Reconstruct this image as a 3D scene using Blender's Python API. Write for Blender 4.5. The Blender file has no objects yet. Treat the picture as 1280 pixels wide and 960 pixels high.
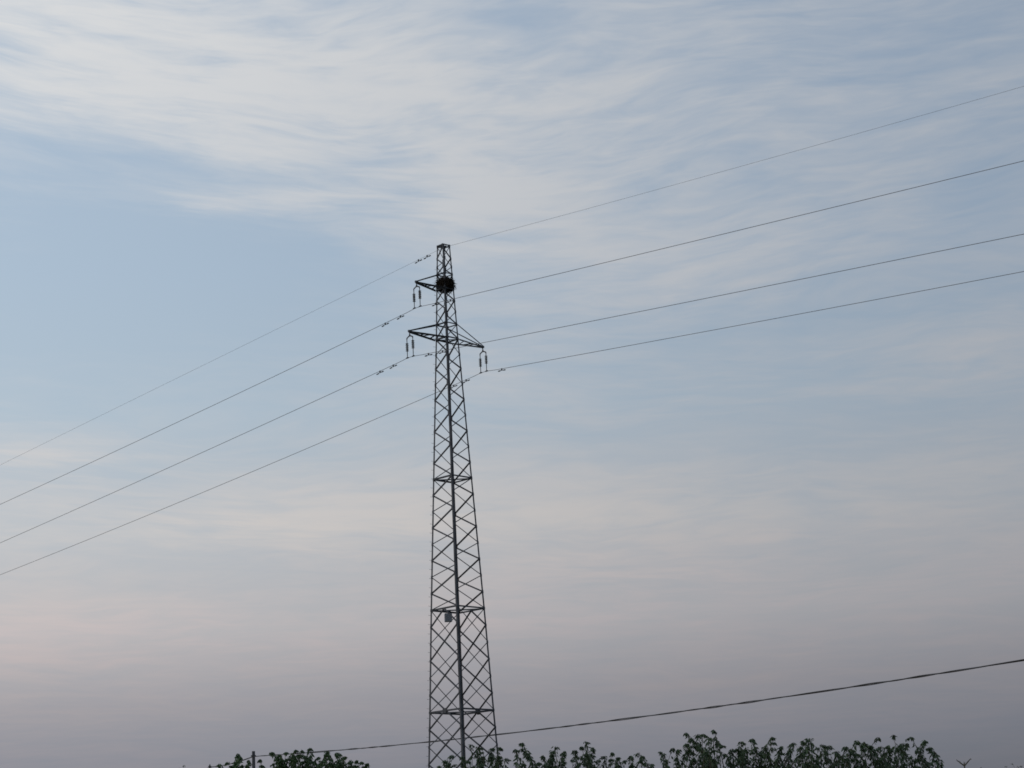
import bpy, math, random
import numpy as np
from mathutils import Vector, Matrix

SC = bpy.context.scene
COL = SC.collection
rnd = random.Random(7)
rad = math.radians

# ------------------------------------------------------------------ camera
PITCH, ROLL = rad(14.221), rad(2.689)
cam_data = bpy.data.cameras.new('camera')
cam = bpy.data.objects.new('camera', cam_data)
COL.objects.link(cam)
SC.camera = cam
cam_data.sensor_width = 36.0
cam_data.lens = 36.0 * 2600 / 1280
cam_data.clip_start = 0.1
cam_data.clip_end = 8000
fw = Vector((0, math.cos(PITCH), math.sin(PITCH)))
up0 = Vector((0, -math.sin(PITCH), math.cos(PITCH)))
rt0 = Vector((1, 0, 0))
rt = rt0 * math.cos(ROLL) - up0 * math.sin(ROLL)
up = rt0 * math.sin(ROLL) + up0 * math.cos(ROLL)
cam.matrix_world = Matrix(((rt.x, up.x, -fw.x, 0), (rt.y, up.y, -fw.y, 0),
                           (rt.z, up.z, -fw.z, 1.6), (0, 0, 0, 1)))

# ------------------------------------------------------------------ view
SC.view_settings.view_transform = 'Standard'
SC.view_settings.look = 'None'
SC.view_settings.exposure = 0
SC.view_settings.gamma = 1
SC.view_settings.use_curve_mapping = False
SC.cycles.filter_width = 1.7

# ------------------------------------------------------------------ sky
SUN_EL, SUN_ROT = rad(5), rad(250)
def lin(c):
    return tuple(((v / 255) / 12.92 if v <= 10 else (((v / 255) + .055) / 1.055) ** 2.4) for v in c) + (1,)

world = bpy.data.worlds.new('World')
SC.world = world
world.use_nodes = True
WT = world.node_tree
WT.nodes.clear()

class NT:
    def __init__(s, tree): s.t = tree
    def put(s, sock, v):
        if isinstance(v, bpy.types.NodeSocket): s.t.links.new(v, sock)
        elif v is not None: sock.default_value = v
    def math(s, op, a, b=None, c=None, clamp=False):
        n = s.t.nodes.new('ShaderNodeMath'); n.operation = op; n.use_clamp = clamp
        for i, v in enumerate((a, b, c)): s.put(n.inputs[i], v)
        return n.outputs[0]
    def ramp(s, fac, stops, interp='LINEAR'):
        n = s.t.nodes.new('ShaderNodeValToRGB'); n.color_ramp.interpolation = interp
        e = n.color_ramp.elements
        while len(e) < len(stops): e.new(0.5)
        for el, (p, c) in zip(e, stops): el.position = p; el.color = c
        s.put(n.inputs[0], fac); return n.outputs[0]
    def noise(s, vec, scale, detail=5, rough=.5, dist=0.0, lac=2.0):
        n = s.t.nodes.new('ShaderNodeTexNoise')
        s.put(n.inputs['Vector'], vec)
        n.inputs['Scale'].default_value = scale; n.inputs['Detail'].default_value = detail
        n.inputs['Roughness'].default_value = rough; n.inputs['Distortion'].default_value = dist
        n.inputs['Lacunarity'].default_value = lac
        return n.outputs['Fac']
    def comb(s, x, y, z):
        n = s.t.nodes.new('ShaderNodeCombineXYZ')
        for i, v in enumerate((x, y, z)): s.put(n.inputs[i], v)
        return n.outputs[0]
    def mix(s, f, a, b):
        n = s.t.nodes.new('ShaderNodeMix'); n.data_type = 'RGBA'
        s.put(n.inputs[0], f); s.put(n.inputs[6], a); s.put(n.inputs[7], b)
        return n.outputs[2]
    def smooth(s, v, a, b):
        n = s.t.nodes.new('ShaderNodeMapRange'); n.interpolation_type = 'SMOOTHSTEP'
        s.put(n.inputs[0], v); n.inputs[1].default_value = a; n.inputs[2].default_value = b
        return n.outputs[0]

W = NT(WT)
tc = WT.nodes.new('ShaderNodeTexCoord')
sep = WT.nodes.new('ShaderNodeSeparateXYZ')
WT.links.new(tc.outputs['Generated'], sep.inputs[0])
dx, dy, dz = sep.outputs
dz = W.math('MAXIMUM', dz, 0.0)
# the layer of thin cloud seen in perspective: direction projected on a high sheet
den = W.math('ADD', dz, 0.12)
pu = W.math('DIVIDE', dx, den)
pv = W.math('DIVIDE', dy, den)
# the streaks bend slightly upwards to the right and to the left higher up
pu2 = W.math('MULTIPLY', pu, pu)
bow = W.math('DIVIDE', W.math('MULTIPLY', pu2, W.math('MULTIPLY', dz, 1.25)), W.math('MULTIPLY_ADD', pu2, 0.5, 1.0))
qu = pu
qv = W.math('ADD', W.math('ADD', pv, bow), W.math('MULTIPLY', pu, -0.06))
wp = W.math('SUBTRACT', W.noise(W.comb(qu, qv, 3.0), 1.6, 3), 0.5)
qv2 = W.math('ADD', qv, W.math('MULTIPLY', wp, 0.35))
soft = W.noise(W.comb(W.math('MULTIPLY', qu, 1.6), W.math('MULTIPLY', qv2, 1.9), 1.7), 1.5, 3, .5)
streak = W.noise(W.comb(W.math('MULTIPLY', qu, 4.2), W.math('MULTIPLY', qv2, 7.5), 8.2), 1.0, 5, .58, 0.5)
fine = W.noise(W.comb(W.math('MULTIPLY', qu, 9.0), W.math('MULTIPLY', qv2, 22.0), 5.1), 1.0, 4, .55, 0.6)
ripple = W.noise(W.comb(W.math('MULTIPLY', qu, 17.0), W.math('MULTIPLY', qv2, 46.0), 9.4), 1.0, 3, .55, 0.8)
tex = W.math('ADD', W.math('MULTIPLY', W.math('SUBTRACT', streak, 0.5), 0.7), W.math('MULTIPLY', W.math('SUBTRACT', soft, 0.5), 0.5))

bz = W.math('MULTIPLY_ADD', tex, 0.035, dz)
bx = W.math('MULTIPLY_ADD', W.math('SUBTRACT', soft, 0.5), 0.10, dx)
def bank(x0, z0, sx, sz, ang):
    c, s = math.cos(rad(ang)), math.sin(rad(ang))
    x = W.math('SUBTRACT', bx, x0); z = W.math('SUBTRACT', bz, z0)
    a = W.math('ADD', W.math('MULTIPLY', x, c / sx), W.math('MULTIPLY', z, s / sx))
    b = W.math('SUBTRACT', W.math('MULTIPLY', z, c / sz), W.math('MULTIPLY', x, s / sz))
    q = W.math('ADD', W.math('MULTIPLY', a, a), W.math('MULTIPLY', b, b))
    return W.math('POWER', math.e, W.math('MULTIPLY', q, -0.7))
BANKS = [  # where the cloud banks and the clear gaps lie: x, z of the direction, half sizes, tilt, amount
    (-0.164, 0.402, 0.145, 0.022, -5.3, .36),
    (-0.055, 0.371, 0.105, 0.024, -11.3, .34),
    (-0.020, 0.334, 0.050, 0.016, -4.3, .30),
    (0.020, 0.322, 0.050, 0.010, -20.0, .24),
    (-0.110, 0.336, 0.038, 0.005, -0.3, .26),
    (-0.120, 0.357, 0.023, 0.004, -10.3, .18),
    (0.105, 0.385, 0.132, 0.030, 10.7, .06),
    (0.110, 0.300, 0.120, 0.016, 9.7, .18),
    (-0.094, 0.191, 0.072, 0.014, 2.7, .36),
    (-0.222, 0.219, 0.034, 0.005, 2.7, .30),
    (-0.207, 0.140, 0.085, 0.015, 2.7, .24),
    (0.035, 0.176, 0.085, 0.024, 2.7, .34),
    (0.218, 0.244, 0.034, 0.012, 2.7, .20),
    (-0.181, 0.296, 0.120, 0.045, 2.7, -.42),
    (0.150, 0.222, 0.100, 0.018, 2.7, -.16),
    (0.008, 0.407, 0.022, 0.008, 2.7, -.22),
    (0.228, 0.318, 0.023, 0.013, 2.7, -.22),
    (-0.114, 0.162, 0.075, 0.009, 2.7, -.18),
]
cover = 0.40
for (x0, z0, sx, sz, ang, amt) in BANKS:
    cover = W.math('MULTIPLY_ADD', bank(x0, z0, sx, sz, ang), amt, cover)
det = W.math('MULTIPLY', W.math('SUBTRACT', soft, 0.5), 0.75)
det = W.math('MULTIPLY_ADD', W.math('SUBTRACT', streak, 0.5), 1.0, det)
det = W.math('MULTIPLY_ADD', W.math('SUBTRACT', fine, 0.5), 0.85, det)
det = W.math('MULTIPLY_ADD', W.math('SUBTRACT', ripple, 0.5), W.math('MULTIPLY', W.smooth(dz, 0.12, 0.36), 0.58), det)
# less broken where the bank is thin
det = W.math('MULTIPLY', det, W.math('MULTIPLY_ADD', cover, 1.0, 0.25, clamp=True))
amount = W.smooth(W.math('ADD', cover, det), 0.05, 1.0)

blue = W.ramp(W.math('MULTIPLY', dz, 2.0), [
    (0.00, lin((98, 102, 116))), (0.10, lin((112, 117, 129))), (0.15, lin((127, 130, 142))), (0.20, lin((144, 144, 153))),
    (0.27, lin((168, 169, 174))), (0.36, lin((172, 178, 186))), (0.47, lin((163, 179, 194))), (0.60, lin((159, 177, 196))),
    (0.84, lin((155, 173, 194))), (1.00, lin((150, 169, 192)))])
pale = W.ramp(W.math('MULTIPLY', dz, 2.0), [
    (0.00, lin((108, 108, 120))), (0.10, lin((122, 122, 132))), (0.15, lin((139, 136, 145))), (0.20, lin((157, 151, 155))),
    (0.27, lin((184, 175, 177))), (0.36, lin((194, 190, 189))), (0.47, lin((190, 191, 195))), (0.60, lin((193, 196, 201))),
    (0.84, lin((203, 205, 208))), (1.00, lin((203, 206, 209)))])
veil = W.mix(amount, blue, pale)
# the sky is brighter towards the sun, which stands far out to the left
th = W.math('TANH', W.math('MULTIPLY', dx, 3.0))
glow = W.comb(*[W.math('MULTIPLY_ADD', th, k, 1.0) for k in (-0.345, -0.325, -0.285)])
vs = WT.nodes.new('ShaderNodeVectorMath'); vs.operation = 'MULTIPLY'
WT.links.new(veil, vs.inputs[0]); WT.links.new(glow, vs.inputs[1])
veil = vs.outputs[0]
nishita = WT.nodes.new('ShaderNodeTexSky')
nishita.sky_type = 'NISHITA'
nishita.sun_disc = False
nishita.sun_elevation = SUN_EL
nishita.sun_rotation = SUN_ROT
nishita.air_density = 1.0
nishita.dust_density = 2.0
bg_clear = WT.nodes.new('ShaderNodeBackground'); bg_clear.inputs['Strength'].default_value = 0.1
WT.links.new(nishita.outputs[0], bg_clear.inputs['Color'])
bg_veil = WT.nodes.new('ShaderNodeBackground'); bg_veil.inputs['Strength'].default_value = 1.06
WT.links.new(veil, bg_veil.inputs['Color'])
mixs = WT.nodes.new('ShaderNodeMixShader'); mixs.inputs[0].default_value = 0.9
WT.links.new(bg_clear.outputs[0], mixs.inputs[1]); WT.links.new(bg_veil.outputs[0], mixs.inputs[2])
wout = WT.nodes.new('ShaderNodeOutputWorld')
WT.links.new(mixs.outputs[0], wout.inputs['Surface'])

sun_d = bpy.data.lights.new('sun', 'SUN')
sun_d.energy = 0.5
sun_d.angle = rad(12)
sun_d.color = (1.0, 0.86, 0.74)
sun = bpy.data.objects.new('sun', sun_d)
COL.objects.link(sun)
sdir = Vector((math.sin(SUN_ROT) * math.cos(SUN_EL), math.cos(SUN_ROT) * math.cos(SUN_EL), math.sin(SUN_EL)))
sun.rotation_euler = sdir.to_track_quat('Z', 'Y').to_euler()
sun.location = sdir * 200

# ------------------------------------------------------------------ helpers
class MB:
    """collects shapes that become ONE mesh object"""
    def __init__(s): s.v, s.f = [], []
    def add(s, vs, fs):
        n = len(s.v); s.v += [tuple(p) for p in vs]; s.f += [tuple(i + n for i in q) for q in fs]
    def box(s, c, ax, ay, az):
        c, ax, ay, az = map(Vector, (c, ax, ay, az))
        vs = [c + ax * i + ay * j + az * k for k in (-1, 1) for j in (-1, 1) for i in (-1, 1)]
        s.add(vs, [(0, 2, 3, 1), (4, 5, 7, 6), (0, 1, 5, 4), (2, 6, 7, 3), (0, 4, 6, 2), (1, 3, 7, 5)])
    def angle(s, pts, u, v, w, t):
        """an angle iron swept along pts, its heel on the line, flanges along u and v; w one width or one per point"""
        u, v = Vector(u).normalized(), Vector(v).normalized()
        if not hasattr(w, '__len__'): w = [w] * len(pts)
        vs, fs = [], []
        for p, k in zip(pts, w):
            p = Vector(p)
            vs += [p, p + u * k, p + u * k + v * t, p + u * t + v * t, p + u * t + v * k, p + v * k]
        for i in range(len(pts) - 1):
            a, b = 6 * i, 6 * i + 6
            fs += [(a + j, a + (j + 1) % 6, b + (j + 1) % 6, b + j) for j in range(6)]
        e = 6 * (len(pts) - 1)
        fs += [(0, 3, 2, 1), (0, 5, 4, 3), (e, e + 1, e + 2, e + 3), (e, e + 3, e + 4, e + 5)]
        s.add(vs, fs)
    def tube(s, pts, r, n=6, cap=True):
        pts = [Vector(p) for p in pts]
        if not hasattr(r, '__len__'): r = [r] * len(pts)
        base = len(s.v); ref = None
        for i, p in enumerate(pts):
            d = (pts[min(i + 1, len(pts) - 1)] - pts[max(i - 1, 0)]).normalized()
            if ref is None:
                ref = d.cross(Vector((0, 0, 1)))
                if ref.length < .2: ref = d.cross(Vector((1, 0, 0)))
            ref = (ref - d * ref.dot(d)).normalized(); o = d.cross(ref)
            for k in range(n):
                a = 2 * math.pi * k / n
                s.v.append(tuple(p + (ref * math.cos(a) + o * math.sin(a)) * r[i]))
        for i in range(len(pts) - 1):
            a, b = base + n * i, base + n * (i + 1)
            for k in range(n): s.f.append((a + k, a + (k + 1) % n, b + (k + 1) % n, b + k))
        if cap:
            s.f.append(tuple(base + k for k in reversed(range(n))))
            e = base + n * (len(pts) - 1); s.f.append(tuple(e + k for k in range(n)))
    def lathe(s, c, prof, n=10):
        s.tube([(c[0], c[1], c[2] + z) for r, z in prof], [r for r, z in prof], n)
    def build(s, name, mat, parent=None, smooth=False):
        me = bpy.data.meshes.new(name); me.from_pydata(s.v, [], s.f); me.update()
        if smooth: me.polygons.foreach_set('use_smooth', [True] * len(me.polygons))
        me.materials.append(mat)
        return link(name, me, parent)

def link(name, me, parent=None):
    o = bpy.data.objects.new(name, me); COL.objects.link(o)
    if parent: o.parent = parent
    return o
def tag(o, label=None, cat=None, group=None, kind=None):
    for k, v in (('label', label), ('category', cat), ('group', group), ('kind', kind)):
        if v: o[k] = v
    return o
def empty(name, loc=(0, 0, 0), rz=0, parent=None):
    o = link(name, None, parent); o.location = loc; o.rotation_euler = (0, 0, rz); o.empty_display_size = .3
    return o
def copy_tree(o, parent=None):
    c = o.copy(); COL.objects.link(c)
    if parent: c.parent = parent
    for ch in list(o.children): copy_tree(ch, c)
    return c

def material(name, c1, c2, scale=8, rough=.7, metallic=0, bump=0, transl=0, per_leaf=0, spec=.5):
    m = bpy.data.materials.new(name); m.use_nodes = True
    t = m.node_tree; N = NT(t)
    b = t.nodes['Principled BSDF']
    co = t.nodes.new('ShaderNodeTexCoord').outputs['Object']
    f = N.noise(co, scale, 5, .6)
    f = N.smooth(f, .3, .7)
    if per_leaf:
        g = t.nodes.new('ShaderNodeNewGeometry').outputs['Random Per Island']
        f = N.math('ADD', N.math('MULTIPLY', f, 1 - per_leaf), N.math('MULTIPLY', g, per_leaf))
    col = N.mix(f, tuple(c1) + (1,), tuple(c2) + (1,))
    t.links.new(col, b.inputs['Base Color'])
    b.inputs['Roughness'].default_value = rough; b.inputs['Metallic'].default_value = metallic
    b.inputs['Specular IOR Level'].default_value = spec
    if bump:
        bn = t.nodes.new('ShaderNodeBump'); bn.inputs['Strength'].default_value = bump
        bn.inputs['Distance'].default_value = .02
        t.links.new(N.noise(co, scale * 4, 4, .6), bn.inputs['Height']); t.links.new(bn.outputs[0], b.inputs['Normal'])
    if transl:
        tr = t.nodes.new('ShaderNodeBsdfTranslucent'); t.links.new(col, tr.inputs['Color'])
        mx = t.nodes.new('ShaderNodeMixShader'); mx.inputs[0].default_value = transl
        t.links.new(b.outputs[0], mx.inputs[1]); t.links.new(tr.outputs[0], mx.inputs[2])
        t.links.new(mx.outputs[0], t.nodes['Material Output'].inputs['Surface'])
    return m

M_STEEL = material('weathered_steel', (.028, .033, .042), (.085, .092, .105), 1.7, .62, 0, .1, spec=.3)
M_FITTING = material('dark_fitting', (.025, .027, .032), (.05, .052, .058), 20, .6, spec=.3)
M_BOX = material('grey_painted_box', (.19, .21, .24), (.26, .28, .31), 9, .55)
M_WIRE = material('aluminium_wire', (.07, .07, .075), (.11, .11, .115), 2, .6)
M_CABLE = material('black_cable', (.018, .018, .02), (.035, .033, .035), 6, .6)
M_POLY = material('dark_polymer', (.016, .013, .013), (.034, .027, .026), 20, .6, spec=.25)
M_CONC = material('concrete', (.13, .135, .14), (.2, .2, .2), 4, .9, 0, .3)
M_POLE = material('dark_weathered_pole', (.05, .055, .065), (.09, .095, .105), 4, .9, 0, .3)
M_TWIG = material('dry_twig', (.012, .010, .008), (.042, .032, .024), 30, .95, per_leaf=.6, spec=.15)
M_BARK = material('young_bark', (.05, .05, .035), (.10, .09, .065), 20, .85, 0, .4)
M_LEAF = material('leaf', (.014, .036, .012), (.050, .092, .030), 6, .55, transl=.18, per_leaf=.7)
M_LEAFG = material('leaf_fresh', (.020, .052, .013), (.056, .118, .032), 6, .55, transl=.25, per_leaf=.7)
M_SOIL = material('field_soil', (.05, .045, .03), (.12, .11, .065), .6, .95, 0, .5)

# ------------------------------------------------------------------ ground
g = MB()
ring = [(0, 0, 0)]
RR = [12, 40, 90, 160, 320, 700, 1500, 4000]
for r in RR:
    for k in range(48):
        a = 2 * math.pi * k / 48
        ring.append((r * math.cos(a), r * math.sin(a), 0))
g.v = ring
for k in range(48): g.f.append((0, 1 + k, 1 + (k + 1) % 48))
for i in range(len(RR) - 1):
    for k in range(48):
        a, b = 1 + 48 * i, 1 + 48 * (i + 1)
        g.f.append((a + k, b + k, b + (k + 1) % 48, a + (k + 1) % 48))
tag(g.build('ground', M_SOIL), 'flat field of dry soil and grass', kind='structure')

# ------------------------------------------------------------------ lattice tower
TX, TY, YAW = -2.942, 94.0, 0.01013
tower = empty('lattice_tower', (TX, TY, 0))
tag(tower, 'tall dark steel lattice power tower rising above the treetops', 'power tower')
HS = [0, 10.40, 15.00, 21.05, 27.727, 28.436, 32.336]
DS = [2.02, 1.462, 1.234, .904, .534, .500, .311]
def hd(h): return float(np.interp(h, HS, DS))
ANG = {'L': math.pi, 'R': 0, 'F': -math.pi / 2, 'B': math.pi / 2}   # left, right, near and far corner
def corner(c, h, off=0.0):
    a = ANG[c] + YAW; d = hd(h) + off
    return Vector((d * math.cos(a), d * math.sin(a), h))
ADJ = {'L': 'FB', 'R': 'FB', 'F': 'LR', 'B': 'LR'}
def hdir(a, b):
    d = corner(b, 10) - corner(a, 10); d.z = 0; return d.normalized()
for c in 'LFRB':
    m = MB()
    m.angle([corner(c, h) for h in (0, 10.4, 15.0, 21.05, 27.727, 32.35)], hdir(c, ADJ[c][0]), hdir(c, ADJ[c][1]),
            [.096, .092, .088, .082, .074, .066], .011)
    m.build('leg', M_STEEL, tower)
    f = MB()
    b = corner(c, 0)
    f.lathe((b.x, b.y, -.5), [(.42, 0), (.42, .55), (.26, .62), (.26, .85)], 12)
    f.build('footing', M_CONC, tower)

def member(name, p, q, nrm, w, parent, t=.008, flip=1):
    """one angle iron from p to q: one flange lies in the face whose outward normal is nrm, the other points inward"""
    p, q = Vector(p), Vector(q); d = (q - p).normalized()
    side = d.cross(nrm).normalized() * flip
    m = MB(); m.angle([p - side * w * .5, q - side * w * .5], side, -nrm, w, t)
    return m.build(name, M_STEEL, parent)
FACES = {'FL': ('F', 'L'), 'BR': ('B', 'R'), 'FR': ('F', 'R'), 'BL': ('B', 'L')}
def fnormal(a, b):
    n = (corner(a, 10) + corner(b, 10)); n.z = 0; return n.normalized()
gus = MB()
def gusset(c, h, fa, s=.075):
    n = fnormal(*FACES[fa]); o = [x for x in FACES[fa] if x != c][0]
    u = hdir(c, o); v = (corner(c, h + 1) - corner(c, h)).normalized()
    gus.box(corner(c, h) + u * s * .8 + n * .014, u * s * .8, v * s, n * .004)
def brace(fa, c1, h1, c2, h2, w, out=True, mid1=False):
    n = fnormal(*FACES[fa])
    p = (corner(c1, h1) + corner(c2, h1)) / 2 if mid1 else corner(c1, h1)
    q = corner(c2, h2)
    off = n * (.010 if out else -.016)
    member('brace', p + off, q + off, n, w, tower)
def ringbeam(h, w=.06):
    for fa, (a, b) in FACES.items():
        n = fnormal(a, b)
        off = n * .019
        member('ring_beam', corner(a, h) + off, corner(b, h) + off, n, w, tower)
def cross_tie(h, a='L', b='R', w=.06):
    member('cross_tie', corner(a, h) + Vector((0, 0, -.03)), corner(b, h) + Vector((0, 0, -.03)), Vector((0, -1, 0)), w, tower)

# single zigzag lacing: (levels), which corner the first level belongs to per pair of faces
WA, WB = .057, .040           # the near-left / far-right faces carry the heavier angles
def zigzag(levels, wide_start, k):
    """wide_start: corner pair ('LR' or 'FB') where the heavy faces touch the legs at levels[0]; the light faces are half a step out"""
    other = {'LR': 'FB', 'FB': 'LR'}
    for fa in FACES:
        heavy = fa in ('FL', 'BR')
        start = wide_start if heavy else other[wide_start]
        pair = FACES[fa]
        for i in range(len(levels) - 1):
            grp = start if i % 2 == 0 else other[start]
            c1 = pair[0] if pair[0] in grp else pair[1]
            c2 = pair[1] if c1 == pair[0] else pair[0]
            brace(fa, c1, levels[i], c2, levels[i + 1], (WA if heavy else WB) * k, out=(i % 2 == 0) == heavy)
            gusset(c1, levels[i], fa, .05 + .02 * k)
zigzag([32.30, 31.68, 31.27, 30.90], 'FB', .8)

zigzag([30.90, 30.15], 'LR', .8)
zigzag([30.15, 29.60, 29.06, 28.436], 'FB', .85)
zigzag([28.436, 27.727], 'FB', .85)
zigzag([27.727, 26.98, 26.30, 25.54, 24.81, 24.05, 23.30, 22.55, 21.81, 21.05], 'LR', .95)
zigzag([21.05 - (21.05 - 15.0) * i / 8 for i in range(9)], 'FB', 1.0)
# double lacing below the second ring
st = (15.0 - 10.4) / 6
low = [15.0 - st * i for i in range(20)]
for fa in FACES:
    heavy = fa in ('FL', 'BR'); w = (WA if heavy else WB) * .95
    a, b = FACES[fa]
    first = 1 if heavy else 0
    if heavy:
        brace(fa, a, low[0], a, low[1], w, True, False) if False else None
        n = fnormal(a, b)
        mid = (corner(a, low[0]) + corner(b, low[0])) / 2
        for c, s in ((a, 1), (b, -1)):
            member('brace', mid + n * .010 * s, corner(c, low[1]) + n * .010 * s, n, w, tower)
    i = first
    while i + 2 < len(low):
        brace(fa, a, low[i], b, low[i + 2], w, True)
        brace(fa, b, low[i], a, low[i + 2], w, False)
        gusset(a, low[i], fa, .06); gusset(b, low[i], fa, .06)
        i += 2
    n = fnormal(a, b); md = (corner(a, 10.4) + corner(b, 10.4)) / 2
    if heavy: gus.box(md + n * .03, n.cross((0, 0, 1)) * .11, (0, 0, .11), n * .004)
for h, w in ((32.32, .06), (30.90, .05), (30.15, .065), (28.436, .055), (27.727, .07), (21.05, .07), (15.0, .07), (10.4, .075), (3.2, .075)):
    ringbeam(h, w)
for h in (21.05, 15.0, 10.4): cross_tie(h, 'L', 'R', .06)
for h in (30.15, 27.727): cross_tie(h, 'L', 'R', .05)
cross_tie(32.30, 'L', 'R', .07); cross_tie(32.22, 'F', 'B', .06)
tag(gus.build('gusset_plate', M_STEEL, tower), kind='stuff')
# bracket for the ground wire under the tower top
tb = MB()
tb.box((0, 0, 32.31), (.14, 0, 0), (0, .03, 0), (0, 0, .025))
tb.box((0, 0, 32.27), (.025, 0, 0), (0, .02, 0), (0, 0, .05))
tb.build('ground_wire_bracket', M_FITTING, tower)
# climbing pegs up the left leg
sb = MB()
h = 2.6
while h < 31.5:
    c = corner('L', h); k = rnd.uniform(.9, 1.1)
    sb.tube([c + Vector((.02, 0, 0)), c + Vector((-.085 * k, -.02, 0)), c + Vector((-.09 * k, -.02, .025))], .0065, 5)
    h += .42
tag(sb.build('climbing_peg', M_STEEL, tower), kind='stuff')

# cross arms
AN = Vector((math.cos(rad(-135) + YAW), math.sin(rad(-135) + YAW), 0))   # towards the near-left side
LD = Vector((AN.y, -AN.x, 0))                                           # along the line, away to the left
def cross_arm(a, h, hl, hu, near):
    arm = empty('cross_arm', (0, 0, 0), 0, tower)
    cs = ('L', 'F') if near else ('R', 'B')
    tip = AN * a + Vector((0, 0, h))
    upv = Vector((0, 0, 1))
    def bar(name, p, q, w):
        d = (q - p).normalized(); s = d.cross(upv).normalized()
        m = MB(); m.angle([p - s * w * .5, q - s * w * .5], s, d.cross(s) if d.cross(s).z < 0 else s.cross(d), w, .008)
        return m.build(name, M_STEEL, arm)
    lowp = [corner(c, hl, .01) for c in cs]
    upp = [corner(c, hu, .01) for c in cs]
    sgn = LD * .03
    for i, c in enumerate(cs):
        o = sgn * (1 if (lowp[i] - tip).dot(LD) > 0 else -1)
        bar('chord', tip + o, lowp[i], .070)
        bar('tie', tip + o + Vector((0, 0, .05)), upp[i], .050)
    fr = (.40, .58, .78)
    prev = 0
    for k, f in enumerate(fr):
        i, j = (k % 2, 1 - k % 2)
        p = tip.lerp(lowp[i], f); q = tip.lerp(lowp[j], prev + (f - prev) * .5 if k else f)
        bar('lacing', p + Vector((0, 0, -.012)), q + Vector((0, 0, -.012)), .045)
        prev = f
    m = MB(); m.box(tip + Vector((0, 0, .0)), AN * .07, LD * .045, Vector((0, 0, .045)))
    m.build('tip_plate', M_STEEL, arm)
    return tip
TIP_U = cross_arm(1.83, 30.215, 30.15, 30.90, True)
TIP_L = cross_arm(2.375, 27.735, 27.727, 28.436, True)
TIP_R = cross_arm(-2.325, 27.735, 27.727, 28.436, False)

# ------------------------------------------------------------------ grey box hung below the second ring
bxp = (corner('L', 15.0) * .30 + corner('B', 15.0) * .70)
box = empty('equipment_box', (TX - .465, TY + .60, 14.53), rad(14))
tag(box, 'small grey box hung under a ring of the tower, left of its centre legs', 'box')
m = MB()
w_, d_, h_, bv = .165, .085, .195, .012
pf = [(-w_ + bv, -h_), (w_ - bv, -h_), (w_, -h_ + bv), (w_, h_ - bv), (w_ - bv, h_), (-w_ + bv, h_), (-w_, h_ - bv), (-w_, -h_ + bv)]
m.add([(x, -d_, z + .195) for x, z in pf] + [(x, d_, z + .195) for x, z in pf],
      [tuple(range(8)), tuple(range(15, 7, -1))] + [(i, i + 8, (i + 1) % 8 + 8, (i + 1) % 8) for i in range(8)])
m.build('case', M_BOX, box)
m = MB(); m.box((0, -d_ - .006, .195), (w_ - .03, 0, 0), (0, .005, 0), (0, 0, h_ - .03)); m.build('cover', M_BOX, box)
m = MB(); m.box((0, .02, .44), (.02, 0, 0), (0, .015, 0), (0, 0, .06)); m.box((.0, .02, .495), (.13, 0, 0), (0, .012, 0), (0, 0, .012)); m.build('bracket', M_STEEL, box)

# ------------------------------------------------------------------ insulator pairs
YW = math.atan2(LD.y, LD.x)
def make_insulators():
    """local x runs along the line; origin at the arm tip; the wire passes 1.24 m below"""
    r = empty('insulator_pair')
    m = MB()
    m.tube([(0, 0, -.03), (0, 0, -.19)], .023, 6); m.box((0, 0, -.05), (.03, 0, 0), (0, .02, 0), (0, 0, .035)); m.box((0, 0, -.18), (.028, 0, 0), (0, .02, 0), (0, 0, .03))
    m.build('hanger_link', M_FITTING, r)
    m = MB()
    vs = [(-.03, -.008, -.19), (.03, -.008, -.19), (.215, -.008, -.285), (.215, -.008, -.335), (.185, -.008, -.335), (.05, -.008, -.265), (-.05, -.008, -.265), (-.185, -.008, -.335), (-.215, -.008, -.335), (-.215, -.008, -.285)]
    n = len(vs); vs += [(x, .008, z) for x, y, z in vs]
    m.add(vs, [tuple(range(n)), tuple(range(2 * n - 1, n - 1, -1))] + [(i, i + n, (i + 1) % n + n, (i + 1) % n) for i in range(n)])
    m.build('yoke_plate', M_FITTING, r)
    for sx, top in ((1, -.56), (-1, -.50)):
        x = .2 * sx
        ins = MB()
        prof = [(.018, top + .20)]
        b0, b1 = top, top - .35
        prof += [(.018, b0 + .05), (.026, b0 + .02)]
        k = 9
        for i in range(k):
            z = b0 - (b0 - b1) * i / (k - 1); R_ = .080 if i % 2 == 0 else .066
            prof += [(.022, z + .012), (R_, z), (.022, z - .010)]
        prof += [(.026, b1 - .03), (.018, b1 - .05), (.017, -1.17)]
        prof = [(.024, -.31), (.024, -.37)] + [(.018, -.38)] + prof
        ins.lathe((x, 0, 0), prof, 10)
        i_o = ins.build('insulator', M_POLY, r, True)
        cl = MB()
        cl.tube([(x, 0, -1.15), (x, 0, -1.21)], .018, 6)
        cl.tube([(x - .10, 0, -1.245 - .012 * 0), (x - .04, 0, -1.235), (x + .04, 0, -1.235), (x + .10, 0, -1.245)], [.016, .034, .034, .016], 8)
        cl.build('wire_clamp', M_FITTING, i_o, True)
    return r
ins0 = make_insulators()
for i, (tip, lab) in enumerate(((TIP_U, 'pair of dark insulators hanging from the short topmost tower arm'),
                                (TIP_L, 'pair of dark insulators hanging from the left tip of the wide lower arm'),
                                (TIP_R, 'pair of dark insulators hanging from the right tip of the wide lower arm'))):
    o = ins0 if i == 0 else copy_tree(ins0)
    o.location = Vector((TX, TY, 0)) + tip
    o.rotation_euler = (0, 0, YW)
    tag(o, lab, 'insulators', 'insulator pairs hanging from the tower arms')

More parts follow.
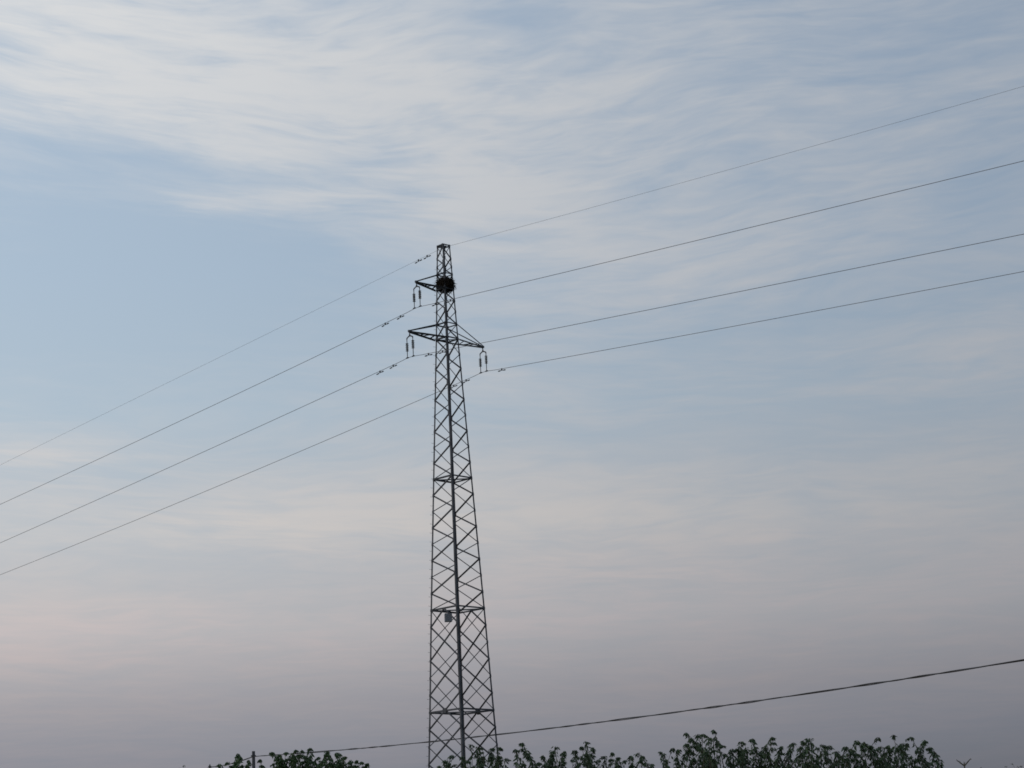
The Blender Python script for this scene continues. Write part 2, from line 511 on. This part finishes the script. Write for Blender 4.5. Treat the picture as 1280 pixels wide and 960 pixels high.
# ------------------------------------------------------------------ wires of the line
def wire(name, P0, lfit, rfit, r, dampers, label, clamp):
    """a wire through P0: parabolas along the line away to the left (s>0) and towards the right (s<0)"""
    P0 = Vector(P0)
    def pt(s):
        (al, c), d = (lfit, s) if s >= 0 else (rfit, -s)
        z = al * d + c * d * d + (.0005 * (d - 46) ** 2 if d > 46 else 0)
        return P0 + LD * s + Vector((0, 0, z))
    ss = [-150 + 4 * i for i in range(27)] + [-42 + 2 * i for i in range(18)] + [-6, -4, -2.5, -1.5, -.8, -.2, 0, .2, .8, 1.5, 2.5, 4, 6]
    ss += [8 + 2 * i for i in range(20)] + [48 + 4 * i for i in range(31)]
    if clamp: pts = [pt(s) if abs(s) > .25 else Vector((pt(.2 if s > 0 else -.2).x, pt(.2 if s > 0 else -.2).y, P0.z)) if s else P0 for s in ss]
    else: pts = [pt(s) for s in ss]
    m = MB(); m.tube(pts, r, 6)
    o = m.build(name, M_WIRE, None, True)
    tag(o, label, 'wire', 'wires of the power line')
    for s in dampers:
        p = pt(s); d = (pt(s + .1) - pt(s - .1)).normalized(); dn = Vector((0, 0, -1))
        k = MB()
        k.tube([p - d * .19 + dn * .085, p - d * .09 + dn * .075, p + dn * .07, p + d * .09 + dn * .065, p + d * .19 + dn * .075], .010, 6)
        k.box(p + dn * .035, d * .028, d.cross(dn) * .02, dn * .055)
        dm = k.build('vibration_damper', M_FITTING, o)
        for sg in (-1, 1):
            q = p + d * .17 * sg + dn * (.085 + .006 * sg)
            k = MB(); k.tube([q - d * .075, q - d * .06, q + d * .055, q + d * .075], [.018, .028, .028, .018], 8)
            k.build('weight', M_FITTING, dm)
    return o
base = Vector((TX, TY, 0))
wire('ground_wire', base + Vector((0, 0, 32.25)), (-.0871, -.00002), (-.0705, .00026), .0052, [1.15, 1.77],
     'thin grey ground wire passing over the tower top, highest of the four line wires', False)
def wpos(tip, a): return base + AN * a + Vector((0, 0, tip.z - 1.24))
wire('conductor_wire', wpos(TIP_U, 1.80), (-.0989, .000243), (-.0721, .0000845), .0112, [1.21, 2.29, -1.21, -2.2],
     'conductor wire held by the insulators of the short topmost arm', True)
wire('conductor_wire', wpos(TIP_L, 2.375), (-.0991, .000196), (-.0843, .0000846), .0112, [1.19, 2.12, -1.22, -2.15],
     'conductor wire held by the insulators at the left tip of the wide arm', True)
wire('conductor_wire', wpos(TIP_R, -2.325), (-.0976, .000319), (-.0863, .00016), .0112, [1.22, 2.09, -1.21],
     'lowest conductor wire, held by the insulators at the right tip of the wide arm', True)

# ------------------------------------------------------------------ nest
nest = empty('bird_nest', (TX + .01, TY, 30.40))
tag(nest, 'dark round bird nest of twigs lodged in the tower beside the topmost arm', 'nest')
def twigs(n, rx, rz, lo, hi, r0, seed, inner):
    q = random.Random(seed); m = MB()
    for _ in range(n):
        u = Vector((q.gauss(0, 1), q.gauss(0, 1), q.gauss(0, 1))).normalized()
        k = q.uniform(inner, 1.0) ** .5
        lump = 1 + .10 * math.sin(3 * math.atan2(u.y, u.x) + 1) + .06 * math.sin(5 * u.x + 2 * u.z)
        p = Vector((u.x * rx, u.y * rx, u.z * rz)) * k * lump
        if p.z > rz * .85: p.z = rz * q.uniform(.55, .9)
        t = Vector((q.gauss(0, 1), q.gauss(0, 1), q.gauss(0, .55)))
        t = (t - u * t.dot(u) * q.uniform(.5, 1.0)).normalized()
        L = q.uniform(lo, hi) * .5
        bend = Vector((q.uniform(-1, 1), q.uniform(-1, 1), q.uniform(-1, 1))) * L * .18 - u * L * .25
        rr = r0 * q.uniform(.6, 1.3)
        m.tube([p - t * L + bend, p, p + t * L + bend], [rr, rr, rr * .5], 3, False)
    return m
tag(twigs(3200, .415, .375, .25, .55, .010, 3, .05).build('twig_mass', M_TWIG, nest), kind='stuff')
q = random.Random(5)
for _ in range(90):      # single sticks that poke out
    a = q.uniform(0, 2 * math.pi); el = q.uniform(-.7, .8)
    u = Vector((math.cos(a) * math.cos(el), math.sin(a) * math.cos(el), math.sin(el)))
    p = Vector((u.x * .39, u.y * .39, u.z * .31))
    d = (u + Vector((q.uniform(-.6, .6), q.uniform(-.6, .6), q.uniform(-.3, .5)))).normalized()
    L = q.uniform(.08, .26)
    m = MB(); m.tube([p - d * .1, p + d * L * .5 + Vector((0, 0, q.uniform(-.02, .02))), p + d * L], [.008, .006, .003], 4)
    m.build('twig', M_TWIG, nest)

# ------------------------------------------------------------------ low cable and its poles
CA, CB = Vector((-17.70, 135.0, 12.00)), Vector((17.89, 75.0, 9.51))
def cab(t):
    p = CA.lerp(CB, t); p.z -= .441 * 4 * t * (1 - t); return p
pts = [cab(1.36 * i / 120) for i in range(121)]
FAR = Vector((-22.785, 150.0, 12.55)); END = Vector((-31.5, 176.0, 12.2))
left = [CA.lerp(FAR, i / 10) - Vector((0, 0, .12 * 4 * i / 10 * (1 - i / 10))) for i in range(10, 0, -1)]
left = [FAR.lerp(END, i / 8) - Vector((0, 0, .2 * 4 * i / 8 * (1 - i / 8))) for i in range(8, 0, -1)] + left
path = left + pts
cb = MB()
r_ = .026                     # two insulated cores twisted round each other
fine_path = []
for i in range(len(path) - 1):
    n = 6
    for k in range(n): fine_path.append(path[i].lerp(path[i + 1], k / n))
fine_path.append(path[-1])
dist = 0; A1, A2 = [], []
for i, p in enumerate(fine_path):
    if i: dist += (p - fine_path[i - 1]).length
    d = (fine_path[min(i + 1, len(fine_path) - 1)] - fine_path[max(i - 1, 0)]).normalized()
    s = d.cross(Vector((0, 0, 1))).normalized(); u = s.cross(d)
    a = 2 * math.pi * dist / 4.3 + 1.6 * math.sin(dist * .53) + 1.1 * math.sin(dist * .19 + 1)
    o = (s * math.cos(a) + u * math.sin(a)) * .016 + u * .012 * math.sin(dist * .31) * math.sin(dist * .083)
    A1.append(p + o); A2.append(p - o + u * .004 * math.sin(dist * .7))
cb.tube(A1, r_, 6); cb.tube(A2, r_ * .8, 6)
tag(cb.build('overhead_cable', M_CABLE, None, True), 'dark twisted overhead cable sagging low behind the tower, lowest line in the picture', 'cable')

def pole(name, x, y, top, r0, r1, cz, label):
    o = empty(name, (x, y, 0))
    m = MB(); m.tube([(0, 0, -.3), (0, 0, top * .5), (0, 0, top)], [r1, (r0 + r1) / 2, r0], 16); m.build('shaft', M_POLE, o, False)
    m = MB()
    m.box((0, 0, cz + .05), (r0 + .05, 0, 0), (0, r0 + .05, 0), (0, 0, .03)); m.box((.0, -r0 - .06, cz + .02), (.03, 0, 0), (0, .05, 0), (0, 0, .06))
    m.build('cable_clamp', M_FITTING, o)
    tag(o, label, 'utility pole', 'poles carrying the low cable')
    return o
pole('utility_pole', -17.70, 135.14, 12.34, .10, .19, 12.0, 'dark blunt pole top poking up among the left treetops where the low cable bends')
pole('utility_pole', -22.785, 150.1, 12.74, .05, .09, 12.55, 'thin faint pole tip at far left holding the descending end of the low cable')
E1 = cab(1.36)
pole('utility_pole', E1.x, E1.y + .14, E1.z + .35, .10, .19, E1.z, 'dark concrete pole holding the near right end of the low cable')
pole('utility_pole', END.x, END.y + .1, END.z + .3, .06, .10, END.z, 'thin far pole at the left end of the low cable')

# ------------------------------------------------------------------ trees
def leaf_cloud(name, P, D, S, mat, parent, rs):
    """P points, D blade directions, S lengths -> one mesh of folded leaves"""
    n = len(P)
    D = D / np.linalg.norm(D, axis=1, keepdims=True)
    ref = rs.normal(size=(n, 3)); side = np.cross(D, ref); side /= np.linalg.norm(side, axis=1, keepdims=True)
    nn = np.cross(side, D)
    S = S[:, None]; w = S * rs.uniform(.15, .22, (n, 1))
    v = np.empty((n, 5, 3))
    v[:, 0] = P
    v[:, 1] = P + D * S * .45 + side * w + nn * w * .35
    v[:, 2] = P + D * S * .48
    v[:, 3] = P + D * S * .45 - side * w + nn * w * .35
    v[:, 4] = P + D * S - nn * S * .12
    f = np.array([(0, 1, 2), (0, 2, 3), (1, 4, 2), (2, 4, 3)])
    F = (np.arange(n)[:, None, None] * 5 + f[None]).reshape(-1, 3)
    me = bpy.data.meshes.new(name)
    me.vertices.add(n * 5); me.vertices.foreach_set('co', v.reshape(-1))
    me.loops.add(F.size); me.polygons.add(len(F))
    me.loops.foreach_set('vertex_index', F.reshape(-1).astype(np.int32))
    me.polygons.foreach_set('loop_start', np.arange(0, F.size, 3, dtype=np.int32))
    me.update(calc_edges=True); me.validate()
    me.materials.append(mat)
    return tag(link(name, me, parent), kind='stuff')

def shoot_tree(name, tips, label, mat, seed, leaf=.075, extra=22, group='young trees along the bottom edge', cat='tree', dens=.012, droop=1.0, spread=.35):
    q = random.Random(seed); rs = np.random.RandomState(seed)
    tips = [Vector(t) for t in tips]
    c = sum(tips, Vector()) / len(tips); top = max(t.z for t in tips); bx, by = c.x, c.y + .05
    root = empty(name, (bx, by, 0))
    tips = [t - Vector((bx, by, 0)) for t in tips]
    half = max(abs(t.x) for t in tips) + .12
    fork = top * .36
    tr = MB()
    tr.tube([(0, 0, -.1), (q.uniform(-.03, .03), 0, fork * .5), (0, 0, fork)], [.055, .042, .034], 8)
    hubs = []
    for k in range(5):
        a = 2 * math.pi * (k + q.uniform(-.3, .3)) / 5
        hpos = Vector((math.cos(a) * half * .55, math.sin(a) * spread * .8, top * q.uniform(.58, .66)))
        tr.tube([(0, 0, fork - .05), hpos * .5 + Vector((0, 0, fork * .5)), hpos], [.028, .022, .015], 6)
        hubs.append(hpos)
    hubs.append(Vector((0, 0, fork)))
    tr.build('trunk', M_BARK, root, True)
    allt = [(t, 1) for t in tips]
    for _ in range(extra):     # lower shoots that fill the crown behind and below
        t = Vector(q.choice(tips)); low_ = .05 + .6 * q.random() ** 1.3
        allt.append((t + Vector((q.uniform(-.03 if t.x < -half + .3 else -.13, .13), q.uniform(-spread, spread), -low_)), .8))
    stems = MB(); LP, LDR, LS = [], [], []
    for t, k in allt:
        hb = min(hubs[:5], key=lambda v: (v - t).length + q.uniform(0, .25))
        hb = hb + Vector((q.uniform(-.08, .08), q.uniform(-.08, .08), q.uniform(-.05, .05)))
        if hb.z > t.z - .3: hb = hubs[-1].copy()
        a = q.uniform(0, 2 * math.pi)
        hook = Vector((math.cos(a), math.sin(a) * .6, 0)) * q.uniform(.015, .065)
        apex = t - hook * .6 - Vector((0, 0, .0))
        ln = q.gauss(0, .19)
        mid = hb.lerp(apex, .62) + Vector((ln, q.uniform(-.07, .07), .05))
        P_ = []
        for i in range(13):
            u = i / 12
            P_.append(hb * (1 - u) ** 2 + mid * 2 * u * (1 - u) + apex * u * u)
        P_.append(t + hook * .4 - Vector((0, 0, .03)))
        stems.tube(P_, [.010 * (1 - .75 * i / 13) for i in range(14)], 4, False)
        L = sum((P_[i + 1] - P_[i]).length for i in range(13))
        n = int(min(L, .8) / dens * k)
        bare = q.random() < .28
        fan = q.uniform(.6, 1.45)
        for j in range(n):
            u = 1 - (q.random() ** 1.05) * min(1, .8 / L)
            if bare and .5 < u < .9 and q.random() < .8: continue
            x = u * 13; i = min(int(x), 12); p = P_[i].lerp(P_[i + 1], x - i)
            a = q.uniform(0, 2 * math.pi)
            o = Vector((math.cos(a), math.sin(a), q.uniform(-.1, .35)))
            pet = o * q.uniform(.004, .045) * fan * (1.2 - .5 * u)
            e = max(0.0, (u - .66) / .34)
            d = o * q.uniform(.2, .85) * (1 - .45 * e) + Vector((0, 0, -q.uniform(.45, 1.2) * droop * (1 - .55 * e))) + hook * 1.5 * e
            pet = pet * (1.1 - .7 * e)
            LP.append(p + pet); LDR.append(d); LS.append(leaf * q.uniform(.55, 1.35) * (1 - .35 * e))
    tag(stems.build('branch', M_BARK, root), kind='stuff')
    leaf_cloud('foliage', np.array([tuple(p) for p in LP]), np.array([tuple(p) for p in LDR]), np.array(LS), mat, root, rs)
    tag(root, label, cat, group)
    return root

TREES = {
    'a': [(-5.38,35.71,4.20), (-5.30,35.82,4.26), (-5.20,36.21,4.32), (-4.98,36.06,4.44), (-4.75,35.72,4.27), (-4.60,35.95,4.32)],
    'b': [(-4.31,35.29,4.38), (-4.16,35.06,4.31), (-4.10,35.46,4.38), (-3.87,35.03,4.38), (-3.75,35.22,4.29), (-3.67,35.31,4.42), (-3.54,35.25,4.26)],
    'c': [(-3.50,36.46,4.44), (-3.33,36.57,4.42), (-3.23,36.72,4.36), (-2.98,36.25,4.25), (-2.91,36.50,4.24), (-2.82,36.54,4.21)],
    'd': [(-1.29,29.85,3.65), (-1.19,29.65,3.71), (-1.11,30.33,3.83), (-0.96,29.86,3.77), (-0.80,29.87,3.93), (-0.70,30.27,3.92), (-0.55,30.06,3.88), (-0.41,29.98,3.88)],
    'e': [(-0.32,29.39,3.68), (-0.18,28.87,3.76), (-0.10,29.34,3.88), (-0.02,29.11,3.68), (0.11,28.91,3.57), (0.18,29.31,3.69), (0.32,29.50,3.76), (0.38,29.00,3.78), (0.48,29.29,3.73)],
    'f': [(0.66,30.26,3.81), (0.76,30.57,3.88), (0.85,30.56,3.95), (0.92,30.20,3.83), (1.06,30.63,3.73), (1.20,30.51,3.77), (1.27,30.53,3.70), (1.38,30.62,3.66)],
    'g': [(1.41,29.35,3.63), (1.50,29.58,3.68), (1.59,29.66,3.64), (1.67,29.12,3.49), (1.85,29.64,3.69), (1.90,29.33,3.55), (1.99,29.39,3.71)],
    'h': [(1.82,25.75,3.43), (1.96,26.14,3.66), (2.01,25.85,3.48), (2.12,26.26,3.64), (2.17,25.84,3.61), (2.30,26.04,3.67), (2.38,25.93,3.48), (2.51,26.08,3.43)],
    'i': [(2.63,26.59,3.47), (2.70,26.58,3.55), (2.84,26.97,3.61), (2.95,26.98,3.45), (3.02,26.85,3.49), (3.14,27.09,3.63), (3.16,26.59,3.47), (3.37,27.05,3.54)],
    'j': [(3.27,25.47,3.38), (3.45,26.03,3.51), (3.51,25.79,3.39), (3.60,25.77,3.41), (3.72,26.03,3.41), (3.77,25.90,3.33), (3.87,25.90,3.38)],
    'k': [(4.01,26.19,3.37), (4.12,26.41,3.48), (4.15,26.21,3.45), (4.25,26.29,3.41), (4.35,26.30,3.50), (4.53,26.75,3.43), (4.54,26.24,3.52), (4.64,26.36,3.42), (4.76,26.49,3.50), (4.91,26.74,3.36), (5.04,26.83,3.48), (5.11,26.65,3.32)],
}
LABELS = {
    'a': 'leftmost leafy treetop, standing round the dark blunt pole top',
    'b': 'dense green treetop in the middle of the left clump, just right of the pole top',
    'c': 'green treetop at the right end of the left clump, sloping down to the gap',
    'd': 'dark leafy treetop in front of the foot of the power tower',
    'e': 'treetop with one tall hooked shoot just right of the tower foot',
    'f': 'sparse treetop second to the right of the tower, under the cable',
    'g': 'low thin treetop left of the tallest shoots',
    'h': 'treetop with the tallest loose shoots, standing right of the picture centre',
    'i': 'dense treetop right of the tallest shoots with three peaks',
    'j': 'low bushy treetop left of the last tree in the row',
    'k': 'widest and loosest treetop, rightmost of the row by the gap of open sky',
}
for i, k in enumerate(TREES):
    leftg = k in 'abc'
    shoot_tree('young_tree', TREES[k], LABELS[k], M_LEAFG if leftg else M_LEAF, 40 + i,
               leaf=.080 if leftg else .068, extra=(34 if k == 'a' else 54) if leftg else 32 + (i * 7) % 13, dens=.0043 if leftg else .0048, spread=.45)

# far trees, a few pixels each
def bare_sapling(x, y, zf, arms, label):
    r = empty('bare_sapling', (x, y, 0))
    m = MB(); m.tube([(.05, 0, -.1), (.02, 0, zf * .5), (0, 0, zf)], [.05, .032, .02], 7); m.build('trunk', M_BARK, r, True)
    q = random.Random(2)
    for (ex, ey, ez) in arms:
        m = MB(); e = Vector((ex, ey, ez))
        m.tube([(0, 0, zf - .03), e * .55 + Vector((0, 0, zf - .01)), e + Vector((0, 0, zf))], [.022, .018, .008], 5)
        for k in range(5):
            u = .35 + .14 * k; p = Vector((ex * u, ey * u, zf + ez * u * .95))
            m.tube([p, p + Vector((math.copysign(.06, ex) * q.uniform(.1, .9), q.uniform(-.06, .06), q.uniform(-.01, .07)))], [.008, .003], 4)
        m.build('branch', M_BARK, r)
    tag(r, label, 'sapling')
bare_sapling(12.31, 60.0, 5.05, [(-.20, .03, .15), (.20, -.02, .17), (.02, .15, .05)], 'tiny bare forked sapling shaped like a Y near the bottom right corner')
shoot_tree('distant_tree', [(16.75,75.1,5.72), (16.87,75,5.81), (17.11,75.2,5.90), (17.25,74.9,5.78), (17.38,75,5.79), (17.55,75.2,5.7)],
           'small faint treetop in the bottom right corner', M_LEAF, 71, leaf=.09, extra=14, group='far small trees', dens=.03, droop=.5)
shoot_tree('distant_tree', [(14.8,70.1,5.42), (14.9,70,5.53), (15.02,70.2,5.47)],
           'tiny faint treetop between the forked sapling and the corner', M_LEAF, 72, leaf=.08, extra=6, group='far small trees', dens=.035, droop=.5)
shoot_tree('distant_tree', [(-13.3,80.1,7.46), (-13.12,80,7.56), (-12.9,80.2,7.43)],
           'tiny faint treetop at the bottom left beside the cable end', M_LEAF, 73, leaf=.09, extra=8, group='far small trees', dens=.035, droop=.5)
